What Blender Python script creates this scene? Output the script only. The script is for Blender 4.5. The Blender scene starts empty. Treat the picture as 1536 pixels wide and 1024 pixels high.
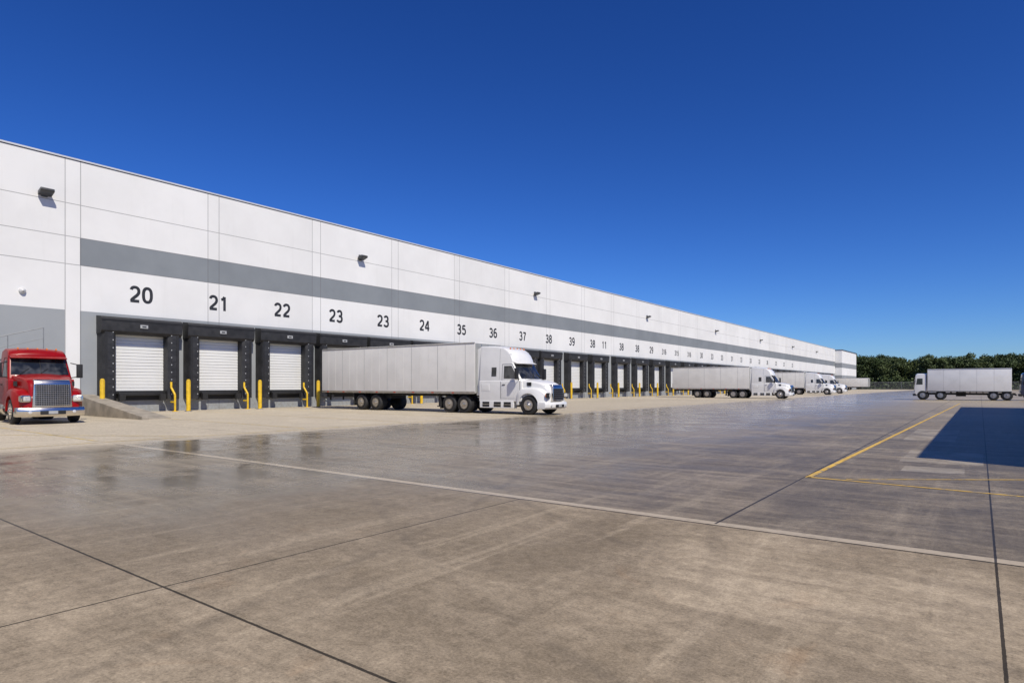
import bpy, bmesh, math, random
from mathutils import Vector, Matrix
random.seed(7)
scene = bpy.context.scene
COL = scene.collection
scene.view_settings.view_transform = 'Standard'
scene.view_settings.look = 'None'
scene.view_settings.exposure = 0

# ------------------------------------------------------------ node helpers
class NT:
    def __init__(s, name):
        s.m = bpy.data.materials.new(name); s.m.use_nodes = True
        s.t = s.m.node_tree; s.n = s.t.nodes; s.l = s.t.links
        s.b = s.n['Principled BSDF']
        s._pos = None
    def put(s, sock, v):
        if hasattr(v, 'is_output'): s.l.new(v, sock)
        elif isinstance(v, (tuple, list)): sock.default_value = (*v, 1.0) if len(v) == 3 and sock.type == 'RGBA' else v
        else: sock.default_value = v
    def math(s, op, a, b=0.0, c=0.0):
        n = s.n.new('ShaderNodeMath'); n.operation = op
        s.put(n.inputs[0], a); s.put(n.inputs[1], b); s.put(n.inputs[2], c)
        return n.outputs[0]
    def mul(s, a, b): return s.math('MULTIPLY', a, b)
    def add(s, a, b): return s.math('ADD', a, b)
    def clamp(s, a):
        n = s.n.new('ShaderNodeClamp'); s.put(n.inputs[0], a); return n.outputs[0]
    def mix(s, f, a, b, mode='MIX'):
        n = s.n.new('ShaderNodeMix'); n.data_type = 'RGBA'; n.blend_type = mode
        s.put(n.inputs[0], f); s.put(n.inputs[6], a); s.put(n.inputs[7], b)
        return n.outputs[2]
    def mixf(s, f, a, b):
        n = s.n.new('ShaderNodeMix'); n.data_type = 'FLOAT'
        s.put(n.inputs[0], f); s.put(n.inputs[2], a); s.put(n.inputs[3], b)
        return n.outputs[0]
    def smooth(s, v, lo, hi, a=0.0, b=1.0):
        n = s.n.new('ShaderNodeMapRange'); n.interpolation_type = 'SMOOTHSTEP'
        s.put(n.inputs[0], v); s.put(n.inputs[1], lo); s.put(n.inputs[2], hi); s.put(n.inputs[3], a); s.put(n.inputs[4], b)
        return n.outputs[0]
    def pos(s):
        if s._pos is None:
            s._pos = s.n.new('ShaderNodeNewGeometry').outputs['Position']
        return s._pos
    def obj(s): return s.n.new('ShaderNodeTexCoord').outputs['Object']
    def sep(s, v):
        n = s.n.new('ShaderNodeSeparateXYZ'); s.put(n.inputs[0], v); return n.outputs
    def mapping(s, v, scale, rot=(0, 0, 0), loc=(0, 0, 0)):
        n = s.n.new('ShaderNodeMapping'); s.put(n.inputs[0], v); n.inputs['Scale'].default_value = scale
        n.inputs['Rotation'].default_value = rot; n.inputs['Location'].default_value = loc; return n.outputs[0]
    def noise(s, v, scale, detail=4, rough=0.55, dist=0.0):
        n = s.n.new('ShaderNodeTexNoise'); s.put(n.inputs['Vector'], v)
        n.inputs['Scale'].default_value = scale; n.inputs['Detail'].default_value = detail
        n.inputs['Roughness'].default_value = rough; n.inputs['Distortion'].default_value = dist
        return n.outputs[0]
    def line(s, v, c, e): return s.math('COMPARE', v, c, e)
    def rng(s, v, lo, hi): return s.mul(s.math('GREATER_THAN', v, lo), s.math('LESS_THAN', v, hi))
    def bump(s, h, strength=0.2, dist=0.02):
        n = s.n.new('ShaderNodeBump'); s.put(n.inputs['Strength'], strength); n.inputs['Distance'].default_value = dist
        s.put(n.inputs['Height'], h); s.l.new(n.outputs[0], s.b.inputs['Normal'])
    def col(s, v): s.put(s.b.inputs['Base Color'], v)
    def rough(s, v): s.put(s.b.inputs['Roughness'], v)

def simple(name, c, rough=0.5, metal=0.0, coat=0.0, var=0.12, scale=3.0, bump=0.0):
    k = NT(name); o = k.obj()
    n = k.noise(o, scale, 5)
    f = k.smooth(n, 0.3, 0.7)
    dark = tuple(x * (1 - var) for x in c)
    k.col(k.mix(f, dark, c)); k.rough(k.add(rough, k.mul(k.add(n, -0.5), 0.15)))
    k.b.inputs['Metallic'].default_value = metal
    k.b.inputs['Coat Weight'].default_value = coat
    k.b.inputs['Coat Roughness'].default_value = 0.08
    if bump: k.bump(k.noise(o, scale * 8, 3), bump, 0.01)
    return k.m

# ------------------------------------------------------------ materials
def mat_ground():
    k = NT('concrete_pavement'); p = k.pos(); x, y, z = k.sep(p)
    big = k.noise(p, 0.22, 5, 0.6, 0.6)
    mid = k.noise(p, 1.1, 6, 0.65, 0.8)
    blot = k.noise(k.mapping(p, (1, 1, 1), (0, 0, 0), (31, 7, 0)), 0.55, 9, 0.72, 0.6)
    fine = k.noise(p, 11, 6, 0.75)
    grit = k.noise(p, 55, 5, 0.85)
    sx = k.noise(k.mapping(p, (0.35, 2.6, 1), (0, 0, 0.3)), 1.3, 9, 0.72, 0.5)
    sy = k.noise(k.mapping(p, (2.8, 0.30, 1), (0, 0, -0.2)), 1.2, 9, 0.72, 0.6)
    wob = k.mul(k.add(fine, -0.5), 0.012)
    xw = k.add(x, wob); yw = k.add(y, wob)
    edge = k.add(x, k.mul(k.add(blot, -0.5), 3.0))
    apron = k.smooth(edge, -17.2, -15.4, 1.0, 0.0)
    beyond = k.smooth(y, 6.2, 6.3)
    left = k.smooth(k.add(x, k.mul(big, 5.0)), -6.0, 0.5, 1.0, 0.0)
    leftz = k.mul(left, k.smooth(y, 0.6, 3.2))
    patchy = k.smooth(k.add(k.mul(blot, 0.7), k.mul(big, 0.4)), 0.46, 0.64)
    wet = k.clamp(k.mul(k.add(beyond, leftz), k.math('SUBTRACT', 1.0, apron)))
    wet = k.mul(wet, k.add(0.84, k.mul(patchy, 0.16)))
    # polished lanes lie near the trucks, the open side of the yard is duller
    lane = k.smooth(k.add(x, k.mul(big, 4.0)), -7.0, 0.5, 1.0, 0.0)
    dry = k.mix(k.smooth(blot, 0.34, 0.66), (0.205, 0.163, 0.112), (0.38, 0.308, 0.218))
    dry = k.mix(k.mul(k.smooth(sx, 0.42, 0.60), 0.5), dry, (0.190, 0.152, 0.106))
    dry = k.mix(k.mul(k.smooth(sy, 0.50, 0.68), 0.45), dry, (0.44, 0.36, 0.258))
    dry = k.mix(k.mul(k.smooth(k.noise(p, 0.9, 5, 0.65, 1.0), 0.58, 0.76), 0.35), dry, (0.30, 0.195, 0.11))
    wetc = k.mix(k.smooth(sx, 0.38, 0.62), (0.135, 0.109, 0.074), (0.275, 0.224, 0.158))
    wetc = k.mix(k.mul(k.smooth(sy, 0.45, 0.66), 0.5), wetc, (0.34, 0.283, 0.202))
    wetc = k.mix(k.mul(patchy, 0.6), wetc, (0.095, 0.077, 0.054))
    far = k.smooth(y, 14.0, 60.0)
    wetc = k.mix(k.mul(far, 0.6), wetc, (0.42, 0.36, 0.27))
    apc = k.mix(k.smooth(mid, 0.3, 0.7), (0.415, 0.36, 0.275), (0.48, 0.42, 0.325))
    apc = k.mix(k.mul(k.smooth(sy, 0.5, 0.75), 0.5), apc, (0.29, 0.25, 0.19))
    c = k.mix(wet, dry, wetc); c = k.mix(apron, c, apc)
    vor = k.n.new('ShaderNodeTexWhiteNoise'); vor.noise_dimensions = '2D'
    cx = k.math('FLOOR', k.math('DIVIDE', k.add(x, 2.15), 6.9)); cy = k.math('FLOOR', k.math('DIVIDE', k.add(y, 1.75), 8.0))
    cmb = k.n.new('ShaderNodeCombineXYZ'); k.put(cmb.inputs[0], cx); k.put(cmb.inputs[1], cy); k.l.new(cmb.outputs[0], vor.inputs[0])
    tone = k.add(0.90, k.mul(vor.outputs[0], 0.20))
    g = k.n.new('ShaderNodeCombineXYZ')
    val = k.math('MAXIMUM', k.mul(tone, k.add(-0.75, k.add(k.mul(fine, 1.4), k.mul(grit, 2.1)))), 0.25)
    specks = k.smooth(k.noise(p, 95, 2, 0.5), 0.26, 0.34, 0.55, 1.0)
    val = k.mul(val, specks)
    for i in range(3): k.put(g.inputs[i], val)
    c = k.mix(1.0, c, g.outputs[0], 'MULTIPLY')
    for (ax_, ay_, r_, w_) in ((6.0, 22.0, 19.0, .10), (6.3, 22.3, 21.1, .10), (-30.0, -4.0, 27.0, .12), (-29.5, -4.0, 29.2, .12)):
        dd = k.math('SQRT', k.add(k.math('POWER', k.add(x, -ax_), 2.0), k.math('POWER', k.add(y, -ay_), 2.0)))
        m_ = k.smooth(k.math('ABSOLUTE', k.add(dd, -r_)), 0.0, w_, 1.0, 0.0)
        c = k.mix(k.mul(k.mul(m_, k.smooth(mid, 0.35, 0.7)), 0.35), c, (0.07, 0.06, 0.05))
    spots = k.smooth(k.noise(k.mapping(p, (1, 1, 1), (0, 0, 0), (9, 3, 0)), 2.6, 3, 0.6), 0.68, 0.76)
    c = k.mix(k.mul(spots, 0.35), c, (0.07, 0.057, 0.043))
    strip = k.mul(k.line(yw, 6.325, 0.075), k.math('GREATER_THAN', x, -16.5))
    c = k.mix(k.mul(strip, k.smooth(fine, 0.3, 0.55, 0.55, 0.9)), c, (0.45, 0.375, 0.275))
    pa = k.mul(k.rng(xw, -1.05, -0.2), k.rng(yw, 12.1, 12.9))
    pb = k.mul(k.rng(xw, -1.2, 0.05), k.rng(yw, 13.6, 16.0))
    pc = k.mul(k.rng(xw, -1.6, -0.5), k.rng(yw, 19.0, 24.0))
    c = k.mix(k.mul(k.clamp(k.add(k.add(pa, pb), pc)), k.smooth(mid, 0.35, 0.7, 0.05, 0.55)), c, (0.48, 0.42, 0.33))
    J = []
    J.append(k.line(yw, 2.02, 0.010))
    J.append(k.mul(k.line(xw, -4.55, 0.009), k.math('LESS_THAN', y, 6.25)))
    J.append(k.mul(k.line(xw, -2.15, 0.013), k.math('GREATER_THAN', y, 6.3)))
    J.append(k.line(xw, 0.10, 0.009))
    J.append(k.mul(k.line(yw, 6.235, 0.018), k.math('GREATER_THAN', x, -16.5)))
    J.append(k.mul(k.line(k.math('PINGPONG', k.add(yw, -6.2), 4.0), 4.0, 0.010), k.math('GREATER_THAN', y, 8.0)))
    J.append(k.mul(k.line(xw, -9.05, 0.012), k.math('GREATER_THAN', y, 6.3)))
    J.append(k.line(xw, -16.2, 0.02))
    J.append(k.line(xw, -26.0, 0.015))
    s = J[0]
    for j in J[1:]: s = k.math('MAXIMUM', s, j)
    c = k.mix(k.mul(s, 0.88), c, (0.018, 0.016, 0.014))
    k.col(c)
    rw = k.add(0.11, k.add(k.mul(k.smooth(big, 0.40, 0.60), 0.07), k.mul(k.math('SUBTRACT', 1.0, patchy), 0.14)))
    rw = k.mixf(lane, 0.42, rw)
    rd = k.add(0.62, k.mul(k.add(mid, -0.5), 0.3))
    k.rough(k.mixf(wet, rd, rw))
    k.put(k.b.inputs['Specular IOR Level'], k.add(0.08, k.mul(k.mul(wet, lane), 0.15)))
    k.put(k.b.inputs['Specular Tint'], (1.0, 0.9, 0.76))
    h = k.add(k.mul(fine, 0.5), k.mul(grit, 0.35)); h = k.add(h, k.mul(s, -2.0))
    k.bump(h, k.mul(k.mul(k.math('SUBTRACT', 1.0, k.clamp(k.add(wet, beyond))), k.math('SUBTRACT', 1.0, apron)), 0.4), 0.012)
    return k.m

def mat_wall():
    k = NT('painted_tilt_up_concrete'); p = k.pos(); x, y, z = k.sep(p)
    n1 = k.noise(p, 0.35, 5, 0.6); n2 = k.noise(p, 6, 4, 0.6)
    streak = k.noise(k.mapping(p, (1, 1.6, 0.12)), 1.6, 5, 0.6)
    white = k.mix(k.smooth(n1, 0.3, 0.7), (0.665, 0.66, 0.65), (0.72, 0.715, 0.705))
    white = k.mix(k.mul(k.smooth(streak, 0.55, 0.8), 0.3), white, (0.58, 0.57, 0.55))
    grey = k.mix(k.smooth(n1, 0.3, 0.7), (0.18, 0.198, 0.216), (0.212, 0.232, 0.25))
    lgrey = k.mix(k.smooth(n1, 0.3, 0.7), (0.26, 0.276, 0.29), (0.30, 0.316, 0.33))
    pil = k.rng(y, 11.35, 12.0)
    band = k.mul(k.rng(z, 7.40, 8.77), k.math('GREATER_THAN', y, 12.0))
    low = k.mul(k.math('LESS_THAN', z, 5.13), k.math('SUBTRACT', 1.0, pil))
    c = k.mix(band, white, grey); c = k.mix(low, c, lgrey)
    pt = k.n.new('ShaderNodeTexWhiteNoise'); pt.noise_dimensions = '1D'
    k.put(pt.inputs['W'], k.math('FLOOR', k.math('DIVIDE', k.add(y, -11.35), 7.1)))
    tn = k.add(0.94, k.mul(pt.outputs[0], 0.06))
    g = k.n.new('ShaderNodeCombineXYZ')
    for i in range(3): k.put(g.inputs[i], tn)
    c = k.mix(1.0, c, g.outputs[0], 'MULTIPLY')
    per = k.math('FLOORED_MODULO', k.add(y, -11.35), 7.1)
    v = k.math('MAXIMUM', k.math('LESS_THAN', per, 0.035), k.line(per, 0.68, 0.018))
    hz = k.math('MAXIMUM', k.line(z, 10.40, 0.018), k.math('MAXIMUM', k.line(z, 8.77, 0.018), k.line(z, 7.40, 0.018)))
    j = k.math('MAXIMUM', v, hz)
    c = k.mix(k.mul(j, 0.62), c, (0.10, 0.10, 0.105))
    dirt = k.mul(k.smooth(z, 0.0, 1.2, 1.0, 0.0), k.smooth(n2, 0.35, 0.7))
    c = k.mix(k.mul(dirt, 0.5), c, (0.16, 0.145, 0.125))
    k.col(c); k.rough(0.75)
    k.bump(k.add(k.mul(n2, 0.3), k.mul(j, -1.0)), 0.25, 0.02)
    return k.m

def mat_yellow():
    k = NT('worn_yellow_line'); p = k.pos()
    n = k.noise(p, 7, 6, 0.75); n2 = k.noise(p, 0.8, 3)
    c = k.mix(k.smooth(n2, 0.3, 0.7), (0.54, 0.34, 0.07), (0.66, 0.43, 0.10))
    c = k.mix(k.smooth(n, 0.48, 0.62), c, (0.29, 0.24, 0.17)); k.col(c); k.rough(0.8)
    k.b.inputs['Specular IOR Level'].default_value = 0.1; return k.m
def mat_yellow_faint():
    k = NT('faded_yellow_line'); p = k.pos()
    n = k.noise(p, 3, 6, 0.75)
    c = k.mix(k.smooth(n, 0.38, 0.62), (0.56, 0.41, 0.13), (0.42, 0.36, 0.27)); k.col(c); k.rough(0.8); return k.m
def mat_leaf(name, a, b):
    k = NT(name); p = k.pos()
    oi = k.n.new('ShaderNodeObjectInfo').outputs['Random']
    n = k.noise(p, 0.7, 3); f = k.clamp(k.add(k.smooth(n, 0.3, 0.7), k.mul(k.add(oi, -0.5), 0.5)))
    k.col(k.mix(f, a, b)); k.rough(0.7); return k.m
def mat_glass():
    k = NT('tinted_glass'); o = k.obj(); n = k.noise(o, 2.5, 2)
    k.col(k.mix(k.smooth(n, .35, .65), (0.010, 0.012, 0.014), (0.06, 0.062, 0.064))); k.rough(0.06)
    k.b.inputs['Specular IOR Level'].default_value = 0.6; return k.m
def mat_fence():
    k = NT('chain_link_mesh'); p = k.pos(); x, y, z = k.sep(p)
    a = k.math('FLOORED_MODULO', k.add(x, z), 0.3); b = k.math('FLOORED_MODULO', k.math('SUBTRACT', x, z), 0.3)
    w = k.math('MAXIMUM', k.math('LESS_THAN', a, 0.05), k.math('LESS_THAN', b, 0.05))
    k.col((0.12, 0.125, 0.13)); k.rough(0.6); k.put(k.b.inputs['Alpha'], w); return k.m
def mat_grass():
    k = NT('grass_verge'); p = k.pos(); n = k.noise(p, 0.3, 6, 0.7)
    k.col(k.mix(k.smooth(n, 0.3, 0.7), (0.05, 0.08, 0.025), (0.12, 0.13, 0.05))); k.rough(0.9); return k.m

G = mat_ground(); WALL = mat_wall(); YL = mat_yellow(); YF = mat_yellow_faint()
WHITE = simple('white_truck_paint', (0.74, 0.735, 0.72), 0.3, 0, 0.6, 0.08, 1.5)
TRAIL = simple('white_trailer_panel', (0.68, 0.665, 0.635), 0.4, 0, 0.1, 0.10, 0.8)
TRAILF = simple('trailer_front_panel', (0.30, 0.305, 0.30), 0.5, 0, 0, 0.15, 1.5)
RED = simple('red_truck_paint', (0.27, 0.003, 0.003), 0.35, 0, 0.25, 0.18, 2)
RED.node_tree.nodes['Principled BSDF'].inputs['Specular IOR Level'].default_value = 0.25
NAVY = simple('dark_blue_truck_paint', (0.02, 0.03, 0.07), 0.3, 0, 0.6, 0.1, 2)
CHROME = simple('chrome', (0.74, 0.69, 0.62), 0.2, 1.0, 0, 0.1, 3)
ALU = simple('brushed_aluminium', (0.55, 0.52, 0.48), 0.4, 1.0, 0, 0.2, 4)
BLACK = simple('black_rubber', (0.018, 0.018, 0.019), 0.7, 0, 0, 0.3, 6)
DARK = simple('dark_chassis', (0.014, 0.014, 0.015), 0.6, 0, 0, 0.3, 5)
GRILLE = simple('dark_grille', (0.012, 0.013, 0.015), 0.6, 0.0, 0, 0.2, 5)
VINYL = simple('black_vinyl', (0.027, 0.027, 0.029), 0.55, 0, 0, 0.5, 2.5, 0.3)
VINYLD = simple('black_vinyl_inner', (0.014, 0.014, 0.016), 0.65, 0, 0, 0.3, 2.5, 0.3)
DOOR = simple('white_sectional_door', (0.69, 0.69, 0.675), 0.45, 0, 0, 0.08, 0.6)
STEEL = simple('galvanised_steel', (0.26, 0.27, 0.28), 0.5, 0.4, 0, 0.25, 4)
YEL = simple('yellow_safety_paint', (0.78, 0.50, 0.02), 0.5, 0, 0.0, 0.35, 4)
NUM = simple('black_number_paint', (0.022, 0.024, 0.03), 0.6, 0, 0, 0.3, 2)
LAMPG = simple('headlight_lens', (0.78, 0.77, 0.74), 0.1, 0.3, 0.8, 0.3, 20)
AMBER = simple('amber_lens', (0.75, 0.2, 0.02), 0.25, 0, 0.5, 0.1, 5)
REDL = simple('red_marker', (0.5, 0.05, 0.02), 0.3, 0, 0.3, 0.1, 5)
FIX = simple('dark_lamp_housing', (0.07, 0.072, 0.075), 0.4, 0.3, 0, 0.2, 5)
PLAQ = simple('pale_plaque', (0.35, 0.355, 0.36), 0.5, 0, 0, 0.1, 5)
CONC = simple('cast_concrete', (0.33, 0.29, 0.235), 0.8, 0, 0, 0.35, 2, 0.3)
COPING = simple('metal_coping', (0.62, 0.62, 0.61), 0.4, 0.2, 0, 0.1, 0.5)
BARK = simple('tree_bark', (0.09, 0.07, 0.05), 0.9, 0, 0, 0.4, 3)
LEAFS = [mat_leaf('foliage_dark', (0.028, 0.047, 0.012), (0.062, 0.095, 0.024)), mat_leaf('foliage_green', (0.034, 0.056, 0.014), (0.08, 0.108, 0.028))]
GLASS = mat_glass()

# ------------------------------------------------------------ mesh builder
FS = [-1, -.93, -.8, -.6, -.35, 0, .35, .6, .8, .93, 1]
class B:
    def __init__(s): s.bm = bmesh.new(); s.mats = []
    def mi(s, m):
        if m not in s.mats: s.mats.append(m)
        return s.mats.index(m)
    def face(s, vs, m):
        try:
            f = s.bm.faces.new(vs); f.material_index = s.mi(m); return f
        except ValueError: return None
    def poly(s, pts, m): return s.face([s.bm.verts.new(p) for p in pts], m)
    def box(s, x0, x1, y0, y1, z0, z1, m, bev=0.0):
        t = bmesh.new(); bmesh.ops.create_cube(t, size=1)
        for v in t.verts: v.co = Vector(((x0 + x1) / 2 + v.co.x * (x1 - x0), (y0 + y1) / 2 + v.co.y * (y1 - y0), (z0 + z1) / 2 + v.co.z * (z1 - z0)))
        if bev: bmesh.ops.bevel(t, geom=t.edges[:], offset=bev, segments=2, affect='EDGES', profile=0.6)
        s.merge(t, m)
    def merge(s, t, m, mat=None):
        idx = s.mi(m); mp = {}
        for v in t.verts: mp[v] = s.bm.verts.new(mat @ v.co if mat else v.co)
        for f in t.faces:
            nf = s.bm.faces.new([mp[v] for v in f.verts]); nf.material_index = idx; nf.smooth = True
        t.free()
    def prism(s, pts, w, m, bev=0.0, w2=None):
        t = bmesh.new()
        if w2 is None: w2 = lambda x, z: -w(x, z)
        a = [t.verts.new((x, w(x, z), z)) for x, z in pts]; b = [t.verts.new((x, w2(x, z), z)) for x, z in pts]
        t.faces.new(a); t.faces.new(b[::-1]); n = len(pts)
        for i in range(n): t.faces.new([a[i], b[i], b[(i + 1) % n], a[(i + 1) % n]])
        bmesh.ops.recalc_face_normals(t, faces=t.faces[:])
        if bev:
            es = [e for e in t.edges if e.calc_face_angle(0) > 0.35]
            bmesh.ops.bevel(t, geom=es, offset=bev, segments=3, affect='EDGES', profile=0.6)
        s.merge(t, m)
    def shell(s, pts, w, m, bev=0.0, bow=None, crown=None):
        """prism across y whose front is bowed and whose top is crowned"""
        bow = bow or (lambda x, z: 0); crown = crown or (lambda x, z: 0)
        t = bmesh.new(); R = []
        for f in FS: R.append([t.verts.new((x - bow(x, z) * f * f, f * w(x, z), z - crown(x, z) * f * f)) for x, z in pts])
        n = len(pts); t.faces.new(R[0]); t.faces.new(R[-1][::-1])
        for A, C in zip(R, R[1:]):
            for i in range(n): t.faces.new([A[i], C[i], C[(i + 1) % n], A[(i + 1) % n]])
        bmesh.ops.recalc_face_normals(t, faces=t.faces[:])
        if bev:
            es = [e for e in t.edges if e.calc_face_angle(0) > 0.33]
            bmesh.ops.bevel(t, geom=es, offset=bev, segments=4, affect='EDGES', profile=0.55)
        s.merge(t, m)
    def lathe(s, prof, m, seg=28, axis='Y', c=(0, 0, 0)):
        rings = []
        for r, o in prof:
            ring = []
            for i in range(seg):
                a = 2 * math.pi * i / seg; u, v = r * math.cos(a), r * math.sin(a)
                p = (u, o, v) if axis == 'Y' else ((u, v, o) if axis == 'Z' else (o, u, v))
                ring.append(s.bm.verts.new((p[0] + c[0], p[1] + c[1], p[2] + c[2])))
            rings.append(ring)
        for a, b in zip(rings, rings[1:]):
            for i in range(seg):
                f = s.face([a[i], a[(i + 1) % seg], b[(i + 1) % seg], b[i]], m)
                if f: f.smooth = True
        s.face(rings[0], m); s.face(rings[-1][::-1], m)
    def tube(s, p, q, r, m, seg=8):
        p, q = Vector(p), Vector(q); d = (q - p); L = d.length
        t = bmesh.new(); bmesh.ops.create_cone(t, cap_ends=True, segments=seg, radius1=r, radius2=r, depth=L)
        M = Matrix.Translation((p + q) / 2) @ d.to_track_quat('Z', 'Y').to_matrix().to_4x4()
        s.merge(t, m, M)
    def mesh(s, name, angle=35):
        bmesh.ops.recalc_face_normals(s.bm, faces=s.bm.faces[:])
        me = bpy.data.meshes.new(name); s.bm.to_mesh(me); s.bm.free()
        for m in s.mats: me.materials.append(m)
        for p in me.polygons: p.use_smooth = True
        me.set_sharp_from_angle(angle=math.radians(angle))
        return me
    def obj(s, name, parent=None, loc=(0, 0, 0), rot=(0, 0, 0), angle=35):
        return mk(name, s.mesh(name, angle), parent, loc, rot)

def mk(name, me, parent=None, loc=(0, 0, 0), rot=(0, 0, 0)):
    o = bpy.data.objects.new(name, me); COL.objects.link(o); o.location = loc; o.rotation_euler = rot
    if parent: o.parent = parent
    return o
def empty(name, loc=(0, 0, 0), rot=0.0, label=None, cat=None, group=None):
    o = bpy.data.objects.new(name, None); COL.objects.link(o); o.location = loc; o.rotation_euler = (0, 0, rot)
    o.empty_display_size = 0.5
    tag(o, label, cat, group); return o
def tag(o, label=None, cat=None, group=None, kind=None):
    if label: o['label'] = label
    if cat: o['category'] = cat
    if group: o['group'] = group
    if kind: o['kind'] = kind
def copy_thing(src, loc, rot=None, scale=None):
    n = src.copy(); COL.objects.link(n); n.location = loc
    if rot is not None: n.rotation_euler = (0, 0, rot)
    if scale: n.scale = (scale,) * 3
    def rec(a, b):
        for ch in list(a.children):
            c = ch.copy(); COL.objects.link(c); c.parent = b; rec(ch, c)
    rec(src, n); return n

# ------------------------------------------------------------ ground
b = B(); b.poly([(-2500, -2500, 0), (2500, -2500, 0), (2500, 2500, 0), (-2500, 2500, 0)], G)
o = b.obj('ground'); tag(o, 'wide concrete truck yard with joints and stains', 'ground', kind='structure')
b = B(); b.poly([(-1500, 262, 0.004), (1500, 262, 0.004), (1500, 2400, 0.004), (-1500, 2400, 0.004)], mat_grass())
o = b.obj('grass_field'); tag(o, 'green grass verge beyond the concrete yard', 'grass', kind='structure')

def stripe(p, q, w, m, name='painted_line', label='worn yellow painted line on concrete yard'):
    p, q = Vector((*p, 0.004)), Vector((*q, 0.004)); d = (q - p).normalized(); n = Vector((-d.y, d.x, 0)) * w / 2
    b = B(); b.poly([p - n, q - n, q + n, p + n], m); o = b.obj(name)
    tag(o, label, 'painted line', kind='structure'); return o
stripe((-2.1, 10.3), (-1.25, 60), 0.085, YL)
stripe((-2.12, 10.36), (3.2, 9.95), 0.065, YL)
stripe((-1.6, 10.45), (1.6, 12.75), 0.045, YL)
stripe((-17.3, -6), (-17.3, 52), 0.10, YF)
DOCKS = [14.7, 19.0, 23.4, 27.7, 32.0, 36.3, 40.7, 45.1, 49.6, 54.0, 59.3, 64.4, 70.1, 75.6, 80.9, 86.5]
while DOCKS[-1] < 205: DOCKS.append(DOCKS[-1] + 5.45)
for yy in [6.5, 12.5] + [d + 2.15 for d in DOCKS[:12]]:
    stripe((-34.0, yy), (-17.8, yy - 0.2), 0.10, YF)
stripe((-27, 2.2), (-17.5, 8.5), 0.1, YF)

# ------------------------------------------------------------ warehouse
WX = -36.0
wh = empty('warehouse', (WX, 0, 0), 0, 'long white and grey warehouse with numbered dock doors', 'building')
b = B(); b.box(-70, 0, -40, 215, -0.3, 12.6, WALL)
b.obj('wall', wh)
b = B()
b.box(-0.25, 0.05, -40, 215.05, 12.60, 12.68, COPING); b.box(-0.2, 0.012, -40, 215.02, 12.57, 12.599, FIX)
b.obj('roof_coping', wh)
def mat_block():
    k = NT('painted_end_block'); p = k.pos(); x, y, z = k.sep(p)
    n = k.noise(p, 0.4, 4)
    w = k.mix(n, (0.68, 0.68, 0.67), (0.75, 0.745, 0.735))
    c = k.mix(k.math('MAXIMUM', k.rng(z, 6.9, 8.4), k.math('LESS_THAN', z, 4.6)), w, (0.25, 0.265, 0.28))
    k.col(c); k.rough(0.7); return k.m
b = B(); b.box(-60, 1.9, 215.1, 243, -0.3, 12.3, mat_block()); b.box(-60.1, 2.05, 215.0, 243.1, 12.3, 12.5, FIX)
b.obj('end_block', wh)

def door_mesh():
    b = B(); z = 1.1; n = 18; h = 3.0 / n
    for i in range(n):
        zz = z + i * h; s = 0.045
        a = [(0.03, -1.25, zz), (0.03, 1.25, zz), (s + .02, 1.25, zz + h * .18), (s + .02, -1.25, zz + h * .18)]
        c = [(s + .02, -1.25, zz + h * .18), (s + .02, 1.25, zz + h * .18), (s + .02, 1.25, zz + h * .85), (s + .02, -1.25, zz + h * .85)]
        e = [(s + .02, -1.25, zz + h * .85), (s + .02, 1.25, zz + h * .85), (0.03, 1.25, zz + h), (0.03, -1.25, zz + h)]
        for q in (a, c, e): b.poly(q, DOOR)
    b.box(0.02, 0.09, -1.25, 1.25, 1.05, 1.12, DARK)
    return b.mesh('dock_door', 20)
def shelter_mesh():
    b = B()
    for sgn in (-1, 1):
        t = bmesh.new()
        pts = [(0.004, 1.95), (0.50, 1.90), (0.62, 1.82), (0.62, 1.42), (0.50, 1.28), (0.004, 1.26)]
        lo = [t.verts.new((x, sgn * y, 0.66)) for x, y in pts]; hi = [t.verts.new((x, sgn * y, 4.35)) for x, y in pts]
        t.faces.new(lo); t.faces.new(hi[::-1])
        for i in range(6): t.faces.new([lo[i], lo[(i + 1) % 6], hi[(i + 1) % 6], hi[i]])
        b.merge(t, VINYL)
        for kk in range(9):
            z = 0.9 + kk * 0.4
            b.box(0.622, 0.63, sgn * 1.44 - 0.025, sgn * 1.44 + 0.025, z, z + 0.06, PLAQ)
            b.box(0.6215, 0.632, min(sgn * 1.50, sgn * 1.68), max(sgn * 1.50, sgn * 1.68), z + .19, z + .205, VINYLD)
        b.box(0.621, 0.64, min(sgn * 1.70, sgn * 1.82), max(sgn * 1.70, sgn * 1.82), 0.66, 4.3, VINYLD)
    b.prism([(0.004, 4.05), (0.55, 4.05), (0.68, 4.2), (0.72, 4.82), (0.60, 4.92), (0.004, 4.98)], lambda x, z: 1.99, VINYL, 0.02)
    b.box(0.71, 0.735, -1.99, 1.99, 4.72, 4.80, VINYLD)
    b.box(0.70, 0.74, -0.19, 0.19, 4.40, 4.58, PLAQ, 0.01)
    b.box(0.74, 0.745, -0.10, 0.10, 4.45, 4.53, FIX)
    return b.mesh('dock_shelter')
def leveler_mesh():
    b = B(); b.box(0.004, 0.30, -1.25, 1.25, 0.98, 1.09, DARK); b.box(0.3, 0.42, -1.1, 1.1, 0.86, 1.04, DARK, 0.02)
    b.box(0.004, 0.10, -1.24, 1.24, 0.62, 0.975, VINYLD)
    return b.mesh('dock_leveler')
def bumper_mesh():
    b = B()
    for i in range(5): b.box(0.004, 0.20, -0.14 + i * .057, -0.14 + i * .057 + .05, 0.60, 0.96, BLACK)
    return b.mesh('dock_bumper')
DM, SM, LM, BM_ = door_mesh(), shelter_mesh(), leveler_mesh(), bumper_mesh()
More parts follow.
